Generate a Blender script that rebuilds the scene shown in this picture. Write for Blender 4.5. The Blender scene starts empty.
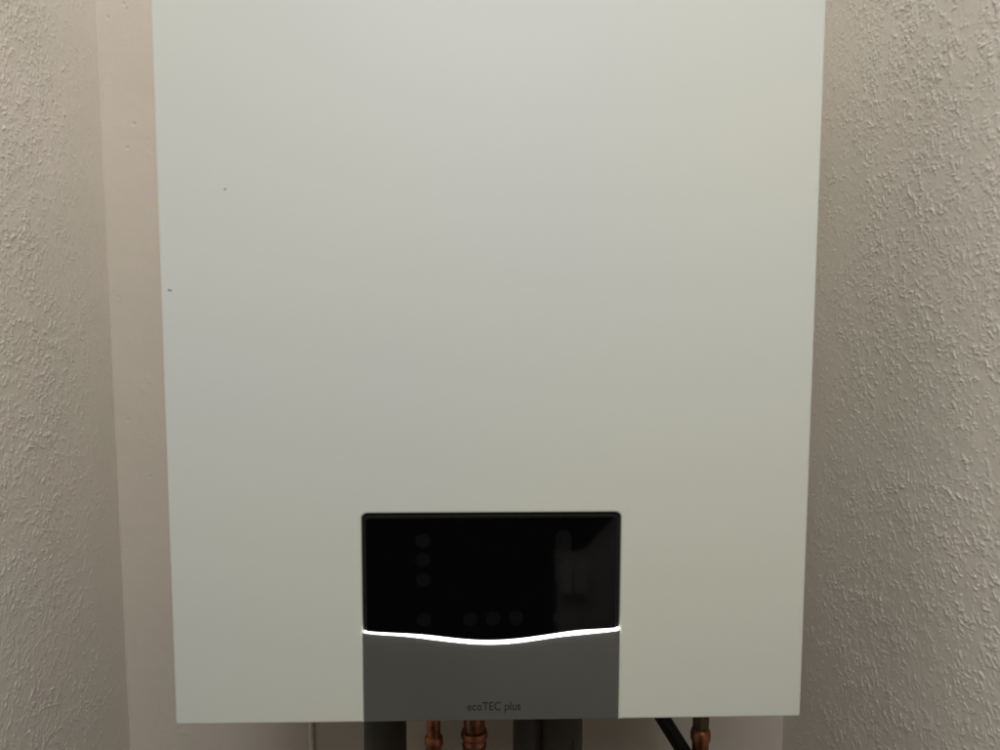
import bpy, bmesh, math
import numpy as np
from mathutils import Vector, Matrix

S = bpy.context.scene
C = S.collection
Z0 = 1.30                       # height of the boiler's lower edge above the floor

# ------------------------------------------------------------------ camera
cam = bpy.data.cameras.new('camera'); cam_o = bpy.data.objects.new('camera', cam); C.objects.link(cam_o)
cam.sensor_width = 36.0; cam.lens = 27.18; cam.clip_start = 0.01; cam.clip_end = 50
pit, yaw, rol = 0.08432962, -0.02864357, -0.00190019
Rm = Matrix.Rotation(yaw, 3, 'Z') @ Matrix.Rotation(-pit, 3, 'X') @ Matrix.Rotation(rol, 3, 'Y')
rt, fw, up = Rm @ Vector((1, 0, 0)), Rm @ Vector((0, 1, 0)), Rm @ Vector((0, 0, 1))
M = Matrix((rt, up, -fw)).transposed().to_4x4()
M.translation = Vector((-0.0092, -0.50907, 0.28765 + Z0))
cam_o.matrix_world = M
S.camera = cam_o

# ------------------------------------------------------------------ light
w = bpy.data.worlds.new('World'); S.world = w; w.use_nodes = True
w.node_tree.nodes['Background'].inputs[0].default_value = (1.0, 0.95, 0.88, 1)
w.node_tree.nodes['Background'].inputs[1].default_value = 0.012

def area(name, loc, target, sx, sy, power, col):
    l = bpy.data.lights.new(name, 'AREA'); l.shape = 'RECTANGLE'; l.size = sx; l.size_y = sy
    l.energy = power; l.color = col
    o = bpy.data.objects.new(name, l); C.objects.link(o); o.location = loc
    o.rotation_euler = (Vector(target) - Vector(loc)).to_track_quat('-Z', 'Y').to_euler()
    return o
area('ceiling_lamp', (-0.03, 0.0, 1.5 + Z0), (-0.03, 0.01, 0.2 + Z0), 0.76, 0.6, 4.9, (1.0, 0.985, 0.97))
area('fill_light_cool', (-0.10, -0.95, 0.86 + Z0), (0.22, 0.15, 0.08 + Z0), 0.30, 0.42, 5.0, (0.98, 0.985, 0.965))  # added fill from the front, unseen; cool half tints the enamel
area('fill_light_warm', (0.24, -0.92, 0.91 + Z0), (0.0, 0.15, 0.1 + Z0), 0.38, 0.45, 2.9, (1.0, 0.985, 0.925))  # added fill from the front, unseen; warm half of the pair

S.view_settings.view_transform = 'Standard'; S.view_settings.look = 'None'
S.view_settings.exposure = 0.0; S.view_settings.gamma = 1.0
S.render.engine = 'CYCLES'
S.cycles.filter_width = 1.6; S.cycles.max_bounces = 8; S.cycles.diffuse_bounces = 5

# ------------------------------------------------------------------ materials
def lin(*c):
    return tuple(((v / 255) / 12.92 if v / 255 <= .04045 else ((v / 255 + .055) / 1.055) ** 2.4) for v in c) + (1,)

def mat(name, col, rough=.5, metal=0, spec=.5, coat=0, emit=None, estr=0):
    m = bpy.data.materials.new(name); m.use_nodes = True
    b = m.node_tree.nodes['Principled BSDF']
    b.inputs['Base Color'].default_value = tuple(col[:3]) + (1,)
    b.inputs['Roughness'].default_value = rough; b.inputs['Metallic'].default_value = metal
    b.inputs['Specular IOR Level'].default_value = spec; b.inputs['Coat Weight'].default_value = coat
    if emit:
        b.inputs['Emission Color'].default_value = tuple(emit) + (1,); b.inputs['Emission Strength'].default_value = estr
    return m

def vary(m, cols, scale, detail=3, bump=0, bscale=200, bdist=.001, stretch=(1, 1, 1), rough=None):
    """noise-driven colour between the given stops, optional fine bump"""
    nt = m.node_tree; N = nt.nodes; L = nt.links; b = N['Principled BSDF']
    tc = N.new('ShaderNodeTexCoord'); mp = N.new('ShaderNodeMapping'); mp.inputs['Scale'].default_value = stretch
    L.new(tc.outputs['Object'], mp.inputs['Vector'])
    n = N.new('ShaderNodeTexNoise'); n.inputs['Scale'].default_value = scale; n.inputs['Detail'].default_value = detail
    L.new(mp.outputs[0], n.inputs['Vector'])
    r = N.new('ShaderNodeValToRGB'); e = r.color_ramp.elements
    while len(e) < len(cols): e.new(.5)
    for i, c in enumerate(cols):
        e[i].position = .3 + .4 * i / (len(cols) - 1); e[i].color = tuple(c[:3]) + (1,)
    L.new(n.outputs['Fac'], r.inputs['Fac']); L.new(r.outputs['Color'], b.inputs['Base Color'])
    if rough:
        mr = N.new('ShaderNodeMapRange'); mr.inputs['To Min'].default_value = rough[0]; mr.inputs['To Max'].default_value = rough[1]
        L.new(n.outputs['Fac'], mr.inputs['Value']); L.new(mr.outputs[0], b.inputs['Roughness'])
    if bump:
        n2 = N.new('ShaderNodeTexNoise'); n2.inputs['Scale'].default_value = bscale; n2.inputs['Detail'].default_value = 3
        L.new(mp.outputs[0], n2.inputs['Vector'])
        bp = N.new('ShaderNodeBump'); bp.inputs['Strength'].default_value = bump; bp.inputs['Distance'].default_value = bdist
        L.new(n2.outputs['Fac'], bp.inputs['Height']); L.new(bp.outputs[0], b.inputs['Normal'])
    return m

WALL = vary(mat('wall_paint', (.6, .54, .47), .8, spec=.2),
            [(.765, .73, .66), (.795, .747, .685), (.82, .755, .70)], 7, 4, .22, 260, .0012)
BACKW = vary(mat('smooth_wall_paint', (.6, .54, .47), .8, spec=.2),
             [(.68, .628, .555), (.715, .652, .575), (.73, .658, .59)], 6, 4, .18, 240, .001)
WHITE = vary(mat('white_enamel', (.72, .74, .66), .42, spec=.3),
             [(.605, .618, .604), (.618, .632, .58), (.632, .645, .553)], 2.7, 1.5, .03, 500, .0003, rough=(.47, .58))
CASE = mat('casing_enamel', (.80, .80, .75), .5)
BLACKGLASS = mat('black_glass', (.0008, .0008, .001), .04, spec=.9)
BEZEL = mat('black_bezel', (.004, .004, .003), .6, spec=.2)
KEY = mat('printed_key', (.005, .005, .0056), .08, spec=.8)
SILVER = vary(mat('silver_grey_plastic', (.2, .2, .18), .42, metal=.55),
              [(.19, .187, .168), (.208, .204, .184)], 9, 2, .04, 900, .0002, rough=(.33, .4))
INK = mat('dark_lettering', (.022, .022, .02), .5)
GLOW = mat('light_strip_glow', (.9, .9, .9), .4, emit=(1, .985, .96), estr=3.6)
COPPER = vary(mat('copper', (.6, .25, .13), .3, metal=1),
              [(.22, .085, .05), (.42, .17, .095), (.52, .235, .145)], 90, 5, .2, 300, .0006, rough=(.3, .6))
BRASS = vary(mat('tarnished_union', (.16, .11, .08), .42, metal=.9), [(.09, .065, .045), (.2, .14, .1)], 80, 3)
GREYPIPE = vary(mat('grey_drain_plastic', (.06, .06, .052), .6, spec=.3), [(.065, .064, .056), (.082, .08, .068)], 20, 3, .05, 300, .0005)
DARKPIPE = vary(mat('charcoal_drain_plastic', (.04, .04, .035), .62, spec=.3), [(.075, .071, .064), (.095, .09, .08)], 20, 3, .05, 300, .0005)
RUBBER = mat('black_rubber', (.008, .008, .007), .55, spec=.3)
CABLE = mat('pale_cable', (.84, .81, .74), .5)
SPECK = mat('speck', (.36, .36, .33), .6)
SEAM = mat('rubber_seal', (.02, .02, .018), .7)

# ------------------------------------------------------------------ helpers
def tag(o, label=None, cat=None, group=None, kind=None):
    if label: o['label'] = label
    if cat: o['category'] = cat
    if group: o['group'] = group
    if kind: o['kind'] = kind
    return o

def thing(name, loc, label, cat, group=None):
    o = bpy.data.objects.new(name, None); C.objects.link(o)
    o.location = (loc[0], loc[1], loc[2] + Z0); o.empty_display_size = .02
    o['org'] = loc
    return tag(o, label, cat, group)

def origin(p):
    while p.parent: p = p.parent
    return Vector(p['org'])

def link(name, me, m, parent=None, smooth=False):
    """mesh given in boiler coordinates (z = 0 at the boiler's lower edge)"""
    me.materials.append(m)
    if smooth: me.shade_smooth()
    o = bpy.data.objects.new(name, me); C.objects.link(o)
    if parent:
        me.transform(Matrix.Translation(-origin(parent))); o.parent = parent
    else:
        o.location = (0, 0, Z0)
    return o

def from_bm(name, bm, m, parent=None, smooth=False):
    bmesh.ops.recalc_face_normals(bm, faces=bm.faces)
    me = bpy.data.meshes.new(name); bm.to_mesh(me); bm.free()
    return link(name, me, m, parent, smooth)

def prism_bm(pts, y0, y1, bev=0, seg=2, which='front'):
    """outline pts (x,z) extruded from y0 (front) to y1 (back), front rim bevelled"""
    bm = bmesh.new()
    f = [bm.verts.new((x, y0, z)) for x, z in pts]; b = [bm.verts.new((x, y1, z)) for x, z in pts]
    ff = bm.faces.new(f); bm.faces.new(b[::-1])
    n = len(pts)
    for i in range(n): bm.faces.new((f[i], b[i], b[(i + 1) % n], f[(i + 1) % n]))
    bmesh.ops.recalc_face_normals(bm, faces=bm.faces)
    if bev:
        bmesh.ops.bevel(bm, geom=list(ff.edges), offset=bev, segments=seg, profile=.5, affect='EDGES', clamp_overlap=True)
    return bm

def round_rect(x0, z0, x1, z1, r, n=6, corners='all'):
    """counter-clockwise outline, corners: 'all' or 'top'"""
    out = []
    for cx, cz, a, top in ((x0 + r, z0 + r, 180, 0), (x1 - r, z0 + r, 270, 0), (x1 - r, z1 - r, 0, 1), (x0 + r, z1 - r, 90, 1)):
        if corners == 'top' and not top:
            out.append((x0 if a == 180 else x1, z0)); continue
        for k in range(n + 1):
            t = math.radians(a + 90 * k / n); out.append((cx + r * math.cos(t), cz + r * math.sin(t)))
    return out

def tube_bm(path, radii, seg=24, cap=True):
    bm = bmesh.new(); P = [Vector(p) for p in path]; rings = []
    if not hasattr(radii, '__len__'): radii = [radii] * len(P)
    t0 = (P[1] - P[0]).normalized(); n = t0.orthogonal().normalized()
    for i, p in enumerate(P):
        t = (P[min(i + 1, len(P) - 1)] - P[max(i - 1, 0)]).normalized()
        n = (n - t * n.dot(t)).normalized(); b = t.cross(n)
        rings.append([bm.verts.new(p + radii[i] * (math.cos(a) * n + math.sin(a) * b)) for a in [2 * math.pi * k / seg for k in range(seg)]])
    for a, b in zip(rings, rings[1:]):
        for k in range(seg): bm.faces.new((a[k], a[(k + 1) % seg], b[(k + 1) % seg], b[k]))
    if cap: bm.faces.new(rings[0]); bm.faces.new(rings[-1])
    return bm

def lathe_bm(x, y, prof, seg=28, hexa=False):
    """prof: list of (z, radius); closed top and bottom"""
    bm = bmesh.new(); rings = []
    for z, r in prof:
        rings.append([bm.verts.new((x + r * math.cos(2 * math.pi * k / seg + .2), y + r * math.sin(2 * math.pi * k / seg + .2), z)) for k in range(seg)])
    for a, b in zip(rings, rings[1:]):
        for k in range(seg): bm.faces.new((a[k], a[(k + 1) % seg], b[(k + 1) % seg], b[k]))
    bm.faces.new(rings[0]); bm.faces.new(rings[-1])
    return bm

def bend_path(x, y, ztop, zb, yend, r=.05, n=8):
    p = [(x, y, ztop + (zb + r - ztop) * k / 6) for k in range(7)]
    for k in range(1, n + 1):
        a = math.pi / 2 * k / n; p.append((x, y + r - r * math.cos(a), zb + r - r * math.sin(a)))
    p.append((x, yend, zb))
    return p

# ------------------------------------------------------------------ walls with trowelled relief
rng = np.random.default_rng(7)

def smooth_noise(shape, cell, seed):
    r = np.random.default_rng(seed); gy, gx = shape[0] // cell + 3, shape[1] // cell + 3
    g = r.random((gy, gx)); yy = np.arange(shape[0]) / cell; xx = np.arange(shape[1]) / cell
    iy = yy.astype(int); ix = xx.astype(int); fy = (yy - iy)[:, None]; fx = (xx - ix)[None]
    fy = fy * fy * (3 - 2 * fy); fx = fx * fx * (3 - 2 * fx)
    a = g[iy][:, ix]; b = g[iy][:, ix + 1]; c = g[iy + 1][:, ix]; d = g[iy + 1][:, ix + 1]
    return (a * (1 - fx) + b * fx) * (1 - fy) + (c * (1 - fx) + d * fx) * fy

def relief(su, sv, step, n, lmin, lmax, wmin, wmax, hmin, hmax, dens=None, bias=None, seed=1):
    """height map (metres) of short raised strands; su x sv metres"""
    r = np.random.default_rng(seed); nu, nv = int(su / step) + 1, int(sv / step) + 1
    H = np.zeros((nv, nu)); U = np.arange(nu) * step; V = np.arange(nv) * step
    made = 0; left = 0
    while made < n:
        if left <= 0:
            cu, cv, left, sp = r.random() * su, r.random() * sv, r.integers(1, 9), r.uniform(.002, .006)
            if dens is not None and r.random() > dens(cu, cv): made += left * .4; left = 0; continue
        left -= 1; made += 1
        u, v = cu + r.normal() * sp, cv + r.normal() * sp
        L = lmin + (lmax - lmin) * r.random() ** 2; wd = wmin + (wmax - wmin) * r.random(); h = hmin + (hmax - hmin) * r.random() ** 1.5
        th = r.random() * math.pi if bias is None or r.random() < .45 else bias + r.normal() * .45
        cur = r.normal() * 90
        m = max(2, int(L / .0011)); t = (np.arange(m) / (m - 1) - .5) * L
        ang = th + cur * t; ds = L / (m - 1)
        pu = u + np.cumsum(np.cos(ang)) * ds; pv = v + np.cumsum(np.sin(ang)) * ds
        ww = wd * (.55 + .45 * np.sin(np.pi * (np.arange(m) + .7) / (m + .4))) * (.8 + .4 * r.random(m))
        i0 = max(0, int((pu.min() - wd) / step)); i1 = min(nu, int((pu.max() + wd) / step) + 2)
        j0 = max(0, int((pv.min() - wd) / step)); j1 = min(nv, int((pv.max() + wd) / step) + 2)
        if i1 <= i0 or j1 <= j0: continue
        d2 = ((U[i0:i1][None, :, None] - pu) ** 2 + (V[j0:j1][:, None, None] - pv) ** 2) / ww ** 2
        q = h * np.clip(1 - d2.min(-1), 0, 1) ** .7
        H[j0:j1, i0:i1] = np.maximum(H[j0:j1, i0:i1], q) + .25 * np.minimum(H[j0:j1, i0:i1], q)
    return H

def sample(H, step, u, v):
    iu = np.clip(u / step, 0, H.shape[1] - 1.001); iv = np.clip(v / step, 0, H.shape[0] - 1.001)
    a = iu.astype(int); b = iv.astype(int); fu = (iu - a)[None]; fv = (iv - b)[:, None]
    return (H[b][:, a] * (1 - fu) + H[b][:, a + 1] * fu) * (1 - fv) + (H[b + 1][:, a] * (1 - fu) + H[b + 1][:, a + 1] * fu) * fv

def sheet(name, u, v, h, place, m, thick):
    """grid u x v with heights h; place(U, V, H) -> xyz; a back face closes it into a slab"""
    U, V = np.meshgrid(u, v); P = np.stack(place(U, V, h), -1).reshape(-1, 3)
    nu, nv = len(u), len(v); idx = np.arange(nu * nv).reshape(nv, nu)
    F = np.stack([idx[:-1, :-1], idx[:-1, 1:], idx[1:, 1:], idx[1:, :-1]], -1).reshape(-1, 4)
    # slab: rim down to a back quad
    cu = np.array([u[0], u[-1], u[-1], u[0]]); cv = np.array([v[0], v[0], v[-1], v[-1]])
    B = np.stack(place(cu, cv, np.full(4, -thick)), -1); k = nu * nv
    P = np.vstack([P, B])
    me = bpy.data.meshes.new(name)
    loops = F.reshape(-1).tolist(); starts = (np.arange(len(F)) * 4).tolist(); 
    rims = [list(idx[0, ::-1]) + [k, k + 1], list(idx[::-1, -1]) + [k + 1, k + 2], list(idx[-1, :]) + [k + 2, k + 3], list(idx[:, 0]) + [k + 3, k], [k + 3, k + 2, k + 1, k]]
    for rf in rims:
        starts.append(len(loops)); loops += [int(i) for i in rf]
    me.vertices.add(len(P)); me.vertices.foreach_set('co', P.astype(np.float32).ravel())
    me.loops.add(len(loops)); me.loops.foreach_set('vertex_index', np.array(loops, np.int32))
    me.polygons.add(len(starts)); me.polygons.foreach_set('loop_start', np.array(starts, np.int32))
    sm = np.ones(len(starts), bool); sm[-5:] = False
    me.polygons.foreach_set('use_smooth', sm)
    me.update(calc_edges=True); me.validate()
    return me

def coords(lo, f0, f1, hi, fine, mid0, mid1, mid):
    """coarse - mid - fine - mid - coarse spacing"""
    def seg(a, b, s): return list(np.linspace(a, b, max(2, int(round((b - a) / s)) + 1)))[:-1] if b > a + 1e-9 else []
    return np.array(seg(lo, mid0, .1) + seg(mid0, f0, mid) + seg(f0, f1, fine) + seg(f1, mid1, mid) + seg(mid1, hi, .1) + [hi])

YB = .345; FLOOR, TOP = -Z0, 1.2
Y_OUT = -.6
ZV0, ZV1 = -.4, .8              # band of height that carries modelled relief
zz = coords(FLOOR, -.235, .615, TOP, .0007, ZV0, ZV1, .003)

def left_x(z): return -.4196 + (.62 - z) * .0045
def right_x(z): return .3545

def side_wall(name, label, seed, sgn, xfun, fade0, fade1, bias):
    su, sv = .60, ZV1 - ZV0      # u = distance out from the back corner
    def dens(u, v): return .25 + .75 * min(1, max(0, (u - fade0) / (fade1 - fade0)))
    H = relief(su, sv, .0007, 52000, .0010, .0062, .00050, .00105, .00042, .00140, dens, bias, seed)
    n = smooth_noise(H.shape, 54, seed + 5); n2 = smooth_noise(H.shape, 13, seed + 6); n3 = smooth_noise(H.shape, 5, seed + 8)
    H = H * (.6 + .6 * n) + .00045 * n + .00028 * n2 + .00012 * n3
    d = np.arange(H.shape[1]) * .0007
    H *= (.35 + .65 * np.clip((d - fade0 * .6) / (fade1 - fade0 * .6), 0, 1))[None]
    u = coords(0, .0, .24 if sgn > 0 else .37, YB - Y_OUT, .0009, 0, .6, .003)
    h = sample(H, .0007, u, zz - ZV0)
    edge = np.clip((.6 - u) / .04, 0, 1)[None] * (np.clip((zz - ZV0) / .04, 0, 1) * np.clip((ZV1 - zz) / .04, 0, 1))[:, None]
    h = h * edge
    if sgn > 0:     # left wall: relief grows towards +x
        me = sheet(name, u, zz, h, lambda U, V, Hh: (left_x(V) + Hh, YB - U, V), WALL, .1)
    else:
        me = sheet(name, u, zz, h, lambda U, V, Hh: (right_x(V) - Hh, YB - U, V), WALL, .1)
    if sgn > 0: me.flip_normals()
    o = link(name, me, WALL)
    return tag(o, label, 'wall', kind='structure')

wl = side_wall('wall_left', 'rough textured beige plaster wall meeting smooth back wall at caulked corner', 11, 1, left_x, .015, .13, 1.9)
wr = side_wall('wall_right', 'rough textured beige plaster wall close beside the white boiler', 23, -1, right_x, .0, .14, 2.1)

# back wall: almost smooth, faint horizontal roller marks and small pits
x0, x1 = -.4265, .3545
sv = ZV1 - ZV0
Hb = relief(.79, sv, .0015, 1700, .002, .007, .0010, .0020, .00012, .0004, None, 0.1, 31)
Hb = Hb + .0007 * smooth_noise(Hb.shape, 28, 3) + .0003 * smooth_noise(Hb.shape, 7, 4)
ub = coords(x0, x0, x1, x1, .0025, x0, x1, .0025)
ub = np.concatenate([np.linspace(x0, -.30, 110)[:-1], np.linspace(-.30, .36, 130)])
zb = coords(FLOOR, -.25, .62, TOP, .0013, ZV0, ZV1, .004)
hb = sample(Hb, .0015, ub - x0, zb - ZV0)
for k in range(8):               # pits
    pu, pz = rng.uniform(-.415, -.37), rng.uniform(-.2, .62)
    if k < 4: pu, pz = ((-.408, .602), (-.384, .49), (-.392, .465), (-.381, .10))[k]
    d2 = ((ub[None] - pu) ** 2 + (zb[:, None] - pz) ** 2) / (rng.uniform(.0008, .0012) ** 2)
    hb -= .0017 * np.exp(-d2)
hb *= (np.clip((zb - ZV0) / .04, 0, 1) * np.clip((ZV1 - zb) / .04, 0, 1))[:, None]
me = sheet('wall_back', ub, zb, hb, lambda U, V, Hh: (U, YB - Hh, V), BACKW, .1)
wb = tag(link('wall_back', me, BACKW), 'smooth pinkish beige plaster wall behind the white boiler', 'wall', kind='structure')
wb['org'] = (0, 0, 0)
# bead of caulk down the left inner corner
bm = bmesh.new(); prev = None
for k in range(140):
    z = FLOOR + (TOP - FLOOR) * k / 139; r = .0024 + .0005 * math.sin(k * 1.7) * math.sin(k * .53)
    x = left_x(z)
    ring = [bm.verts.new(p) for p in ((x - .002, YB + .002, z), (x - .0005, YB - r, z), (x + r * .30, YB - r * .42, z), (x + r, YB + .0005, z))]
    if prev:
        for i in range(4): bm.faces.new((prev[i], prev[(i + 1) % 4], ring[(i + 1) % 4], ring[i]))
    prev = ring
from_bm('caulk_bead', bm, BACKW, wb, True)

# ------------------------------------------------------------------ the boiler
W2, HT, DP = .22, .72, .338
boiler = thing('wall_boiler', (0, .17, 0), 'white wall hung boiler with black glass display and silver flap', 'boiler')
NX, NZ = .0895, .1492            # half width and height of the notch for the control panel

# front cover with a rounded notch for the control panel
notch = [(-NX, 0), ]
r = .0042
outl = [(-W2 + .0015, 0), (-NX, 0)]
for k in range(9): a = math.radians(180 - 90 * k / 8); outl.append((-NX + r + r * math.cos(a), NZ - r + r * math.sin(a)))
for k in range(9): a = math.radians(90 - 90 * k / 8); outl.append((NX - r + r * math.cos(a), NZ - r + r * math.sin(a)))
outl += [(NX, 0), (W2 - .0015, 0), (W2, .0015), (W2, HT - .0015), (W2 - .0015, HT), (-W2 + .0015, HT), (-W2, HT - .0015), (-W2, .0015)]
cover = from_bm('front_cover', prism_bm(outl, 0, .022, .0018, 3), WHITE, boiler)
# casing behind, set in by a shadow gap
casing = from_bm('casing', prism_bm(round_rect(-W2 + .004, .006, W2 - .004, HT - .004, .003, 3), .0235, DP, 0), CASE, boiler)
from_bm('bottom_tray', prism_bm(round_rect(-W2 + .02, -.012, W2 - .02, .0055, .002, 2), .05, DP - .02, 0), CASE, casing)
from_bm('mounting_rail', prism_bm(round_rect(-.19, .55, .19, .6, .003, 2), DP + .0005, YB + .002, 0), CASE, casing)
# two marks on the enamel
for (x, z, rr) in ((-.1754, .3672, .0008), (-.214, .3012, .0009), (-.2125, .3010, .0006)):
    bm = prism_bm([(x + rr * math.cos(a) * (1 + .25 * math.sin(3 * a)), z + rr * math.sin(a)) for a in [2 * math.pi * k / 9 for k in range(9)]], -.0003, .0005)
    from_bm('speck', bm, SPECK, cover)

# curved light strip between display and flap
cx_ = np.array([-.0888, -.0638, -.043, -.0221, -.0012, .0197, .0407, .0617, .0888])
cz_ = np.array([.0658, .0635, .0614, .0586, .0573, .0586, .0612, .0638, .0661])
cw_ = .66 * np.array([.0014, .0020, .0036, .0036, .0038, .0037, .0034, .0042, .0024])
cf = np.polyfit(cx_, cz_, 6); 
xs = np.linspace(-.0886, .0886, 61); zc = np.polyval(cf, xs); wc = np.interp(xs, cx_, cw_)
PX = .0887
panel = from_bm('control_panel', prism_bm(round_rect(-PX, .004, PX, .1484, .0036, 6, 'top'), .0032, .03, 0), SEAM, boiler)
# bezel: thin rim round the glass
up_pts = list(zip(xs, zc + wc / 2 + .0003))
gx = .0868
def glass_outline(hw, top, rad):
    sel = [(x, z) for x, z in up_pts if abs(x) < hw - .0002]
    o = [(-hw, float(np.interp(-hw, xs, zc + wc / 2)) + .0003)] + sel + [(hw, float(np.interp(hw, xs, zc + wc / 2)) + .0003)]
    for k in range(7): a = math.radians(90 * k / 6); o.append((hw - rad + rad * math.cos(a), top - rad + rad * math.sin(a)))
    for k in range(7): a = math.radians(90 + 90 * k / 6); o.append((-hw + rad + rad * math.cos(a), top - rad + rad * math.sin(a)))
    return o
from_bm('bezel', prism_bm(glass_outline(.0883, .1481, .0034), .0006, .006, .0009, 3), BEZEL, panel)
glass = from_bm('display_glass', prism_bm(glass_outline(gx, .1459, .002), .0001, .004, .00015, 1), BLACKGLASS, panel)
# printed keys under the glass
def disc(x, z, rr, y0=-.00012):
    return prism_bm([(x + rr * math.cos(2 * math.pi * k / 24), z + rr * math.sin(2 * math.pi * k / 24)) for k in range(24)], y0, .0005)
for x, z in ((-.0474, .1301), (-.0475, .1167), (-.0472, .1027), (-.0471, .0742), (-.0152, .0744), (.0008, .0744), (.0169, .0748), (.0476, .0747)):
    from_bm('touch_key', disc(x, z, .0051), KEY, panel)
from_bm('touch_slider', prism_bm(round_rect(.0440, .0985, .0550, .1372, .0052, 8), -.00012, .0005), KEY, panel)
# light strip
bm = bmesh.new(); prev = None
for x, z, ww in zip(xs, zc, wc):
    ring = [bm.verts.new(p) for p in ((x, -.0012, z - ww / 2 + .0004), (x, -.0012, z + ww / 2 - .0004), (x, .0004, z + ww / 2), (x, .006, z + ww / 2), (x, .006, z - ww / 2), (x, .0004, z - ww / 2))]
    if prev:
        for i in range(6): bm.faces.new((prev[i], prev[(i + 1) % 6], ring[(i + 1) % 6], ring[i]))
    else: bm.faces.new(ring)
    prev = ring
bm.faces.new(prev)
tag(from_bm('light_strip', bm, GLOW, panel), 'glowing white curved light strip under the display')
# flap
lo = [(x, z) for x, z in zip(xs, zc - wc / 2 - .0003)]
fl = [(-.0892, .0006), (.0890, .0006), (.0892, lo[-1][1])] + [(x, z) for x, z in lo[::-1] if abs(x) < .0875] + [(-.0892, lo[0][1])]
flap = from_bm('flap', prism_bm(fl, .0002, .010, .0004, 2), SILVER, panel)
tag(flap, 'silver grey flap with dark lettering')
# lettering on the flap
tc = bpy.data.curves.new('lettering', 'FONT'); tc.body = 'ecoTEC plus'; tc.size = .0088; tc.extrude = .00012; tc.space_character = 1.0
to = bpy.data.objects.new('lettering_source', tc); C.objects.link(to)
dg = bpy.context.evaluated_depsgraph_get(); tm = bpy.data.meshes.new_from_object(to.evaluated_get(dg))
bpy.data.objects.remove(to)
co = np.array([v.co[:] for v in tm.vertices]); sx = .0375 / (co[:, 0].max() - co[:, 0].min())
tm.transform(Matrix.Translation((-.0172, .00005, .0080)) @ Matrix.Rotation(math.pi / 2, 4, 'X') @ Matrix.Diagonal((sx, 1, 1, 1)) @ Matrix.Translation((-co[:, 0].min(), 0, 0)))
link('lettering', tm, INK, flap)

# ------------------------------------------------------------------ made-up slab behind the camera, added for its reflection in the glass
YP = -1.6
prop_o = from_bm('reflection_prop', prism_bm([(.2205, FLOOR), (1.0, FLOOR), (1.0, .25), (.402, -.331), (.317, -.428), (.29, -.4385), (.219, -.4385)], YP - .12, YP, 0), mat('reflection_prop_paint', (.78, .74, .68), .8), None)
tag(prop_o, 'added slab with sloping top behind the camera, mirrored in the display', 'wall', kind='structure'); prop_o['org'] = (0, 0, 0)
for xa, xb, m in ((.2276, .2545, (.9, .9, .87)), (.2625, .3005, (.85, .83, .78))):
    from_bm('reflection_plate', prism_bm(round_rect(xa, -.513, xb, -.4375, .002, 3), YP + .0005, YP + .03), mat('reflection_plate_tone', m, .5), prop_o)  # made-up plates, there only as pale reflections in the display

# ------------------------------------------------------------------ pipes below
ZE = -.62
def pipe_thing(name, x, y, rad, m, label, cat, group=None, part='pipe'):
    t = thing(name, (x, y, -.011), label, cat, group)
    from_bm(part, tube_bm(bend_path(x, y, -.0125, ZE, YB + .03), rad, 28), m, t, True)
    return t
def fit_(name, t, x, y, prof, m, seg=32):
    o = from_bm(name, lathe_bm(x, y, prof, seg), m, t, True)
    o.data.set_sharp_from_angle(angle=math.radians(40))
    return o

g = 'copper pipes under the boiler'
x, y = -.0532, .2
t = pipe_thing('copper_pipe', x, y, .0066, COPPER, 'slim copper pipe with slightly flared joint beside grey drain pipe', 'pipe', g)
fit_('coupling', t, x, y, [(-.1265, .0070), (-.1285, .0088), (-.1345, .0092), (-.1365, .0078), (-.158, .0078), (-.16, .0068)], COPPER)
x = -.0135
t = pipe_thing('copper_pipe', x, y, .0098, COPPER, 'thick copper pipe with dark union and bulging collar between the drain pipes', 'pipe', g)
fit_('union_nut', t, x, y, [(-.1005, .009), (-.102, .0105), (-.1195, .0105), (-.1205, .009)], BRASS, 6)
fit_('coupling', t, x, y, [(-.1208, .0100), (-.1222, .0124), (-.1262, .0134), (-.1285, .0128), (-.1300, .0112), (-.156, .0112), (-.158, .0125), (-.163, .0125), (-.165, .0105)], COPPER)
fit_('solder_ring', t, x, y, [(-.1355, .0113), (-.136, .0119), (-.1378, .0119), (-.1385, .0113)], BRASS)
x = .2105
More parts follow.
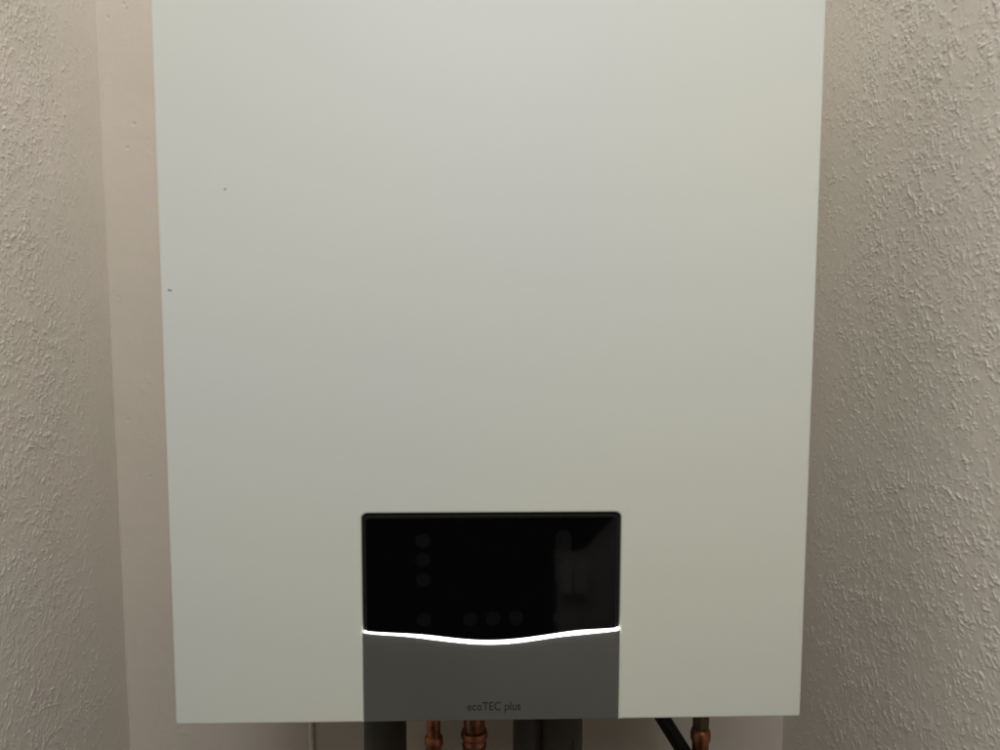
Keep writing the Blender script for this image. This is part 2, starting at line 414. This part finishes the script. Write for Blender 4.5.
t = pipe_thing('copper_pipe', x, y, .0071, COPPER, 'copper pipe with dark fitting and shiny shoulder beside black hose', 'pipe', g)
fit_('union_nut', t, x, y, [(-.100, .008), (-.101, .0092), (-.1215, .0088), (-.1228, .0078)], BRASS, 6)
fit_('coupling', t, x, y, [(-.1232, .0076), (-.1245, .0090), (-.128, .0099), (-.134, .0097), (-.138, .0082), (-.160, .0080), (-.162, .0073)], COPPER)

g2 = 'plastic drain pipes under the boiler'
yy = .255
t = pipe_thing('drain_pipe', -.1075, yy, .0222, GREYPIPE, 'wide dark grey plastic drain pipe beside the slim copper pipe', 'pipe', g2)
t = pipe_thing('drain_pipe', .0415, yy, .0143, DARKPIPE, 'narrow charcoal plastic drain pipe touching a wider charcoal one', 'pipe', g2)
t = pipe_thing('drain_pipe', .0784, yy, .0224, DARKPIPE, 'wide charcoal plastic drain pipe touching a narrower charcoal one', 'pipe', g2)
from_bm('mould_seam', prism_bm(round_rect(.0885, -.30, .0900, -.155, .0006, 2), yy - .0216, yy - .018), DARKPIPE, t)

# black hose running down to the right
pts = [(.104, .2, -.0125), (.112, .2, -.020)] + [(.1737 + (z + .1142) * -.62, .2, z) for z in np.linspace(-.03, -.26, 12)]
xe, _, ze = pts[-1]
for k in range(1, 7): pts.append((xe + .03 * math.sin(k / 6 * 1.2), .2 + .01 * k, ze - .045 * k))
hose = thing('black_hose', (.104, .2, -.0125), 'black rubber hose slanting down behind the boiler beside copper pipe', 'hose')
from_bm('hose', tube_bm(pts, .0073, 20), RUBBER, hose, True)
from_bm('hose_clip', tube_bm([(xe + .0285, .26, ze - .27), (xe + .0285, YB + .002, ze - .27)], .009, 12), RUBBER, hose)

# thin pale cable on the back wall
bm = tube_bm([(-.2045 + .0006 * math.sin(k * .9), YB - .0032, -.02 - .9 * k / 30) for k in range(31)], .0028, 12)
cab = from_bm('thin_cable', bm, CABLE, None, True)
tag(cab, 'thin pale cable running down smooth wall under the boiler', 'cable')
for o in bpy.data.objects:
    if 'org' in o: del o['org']
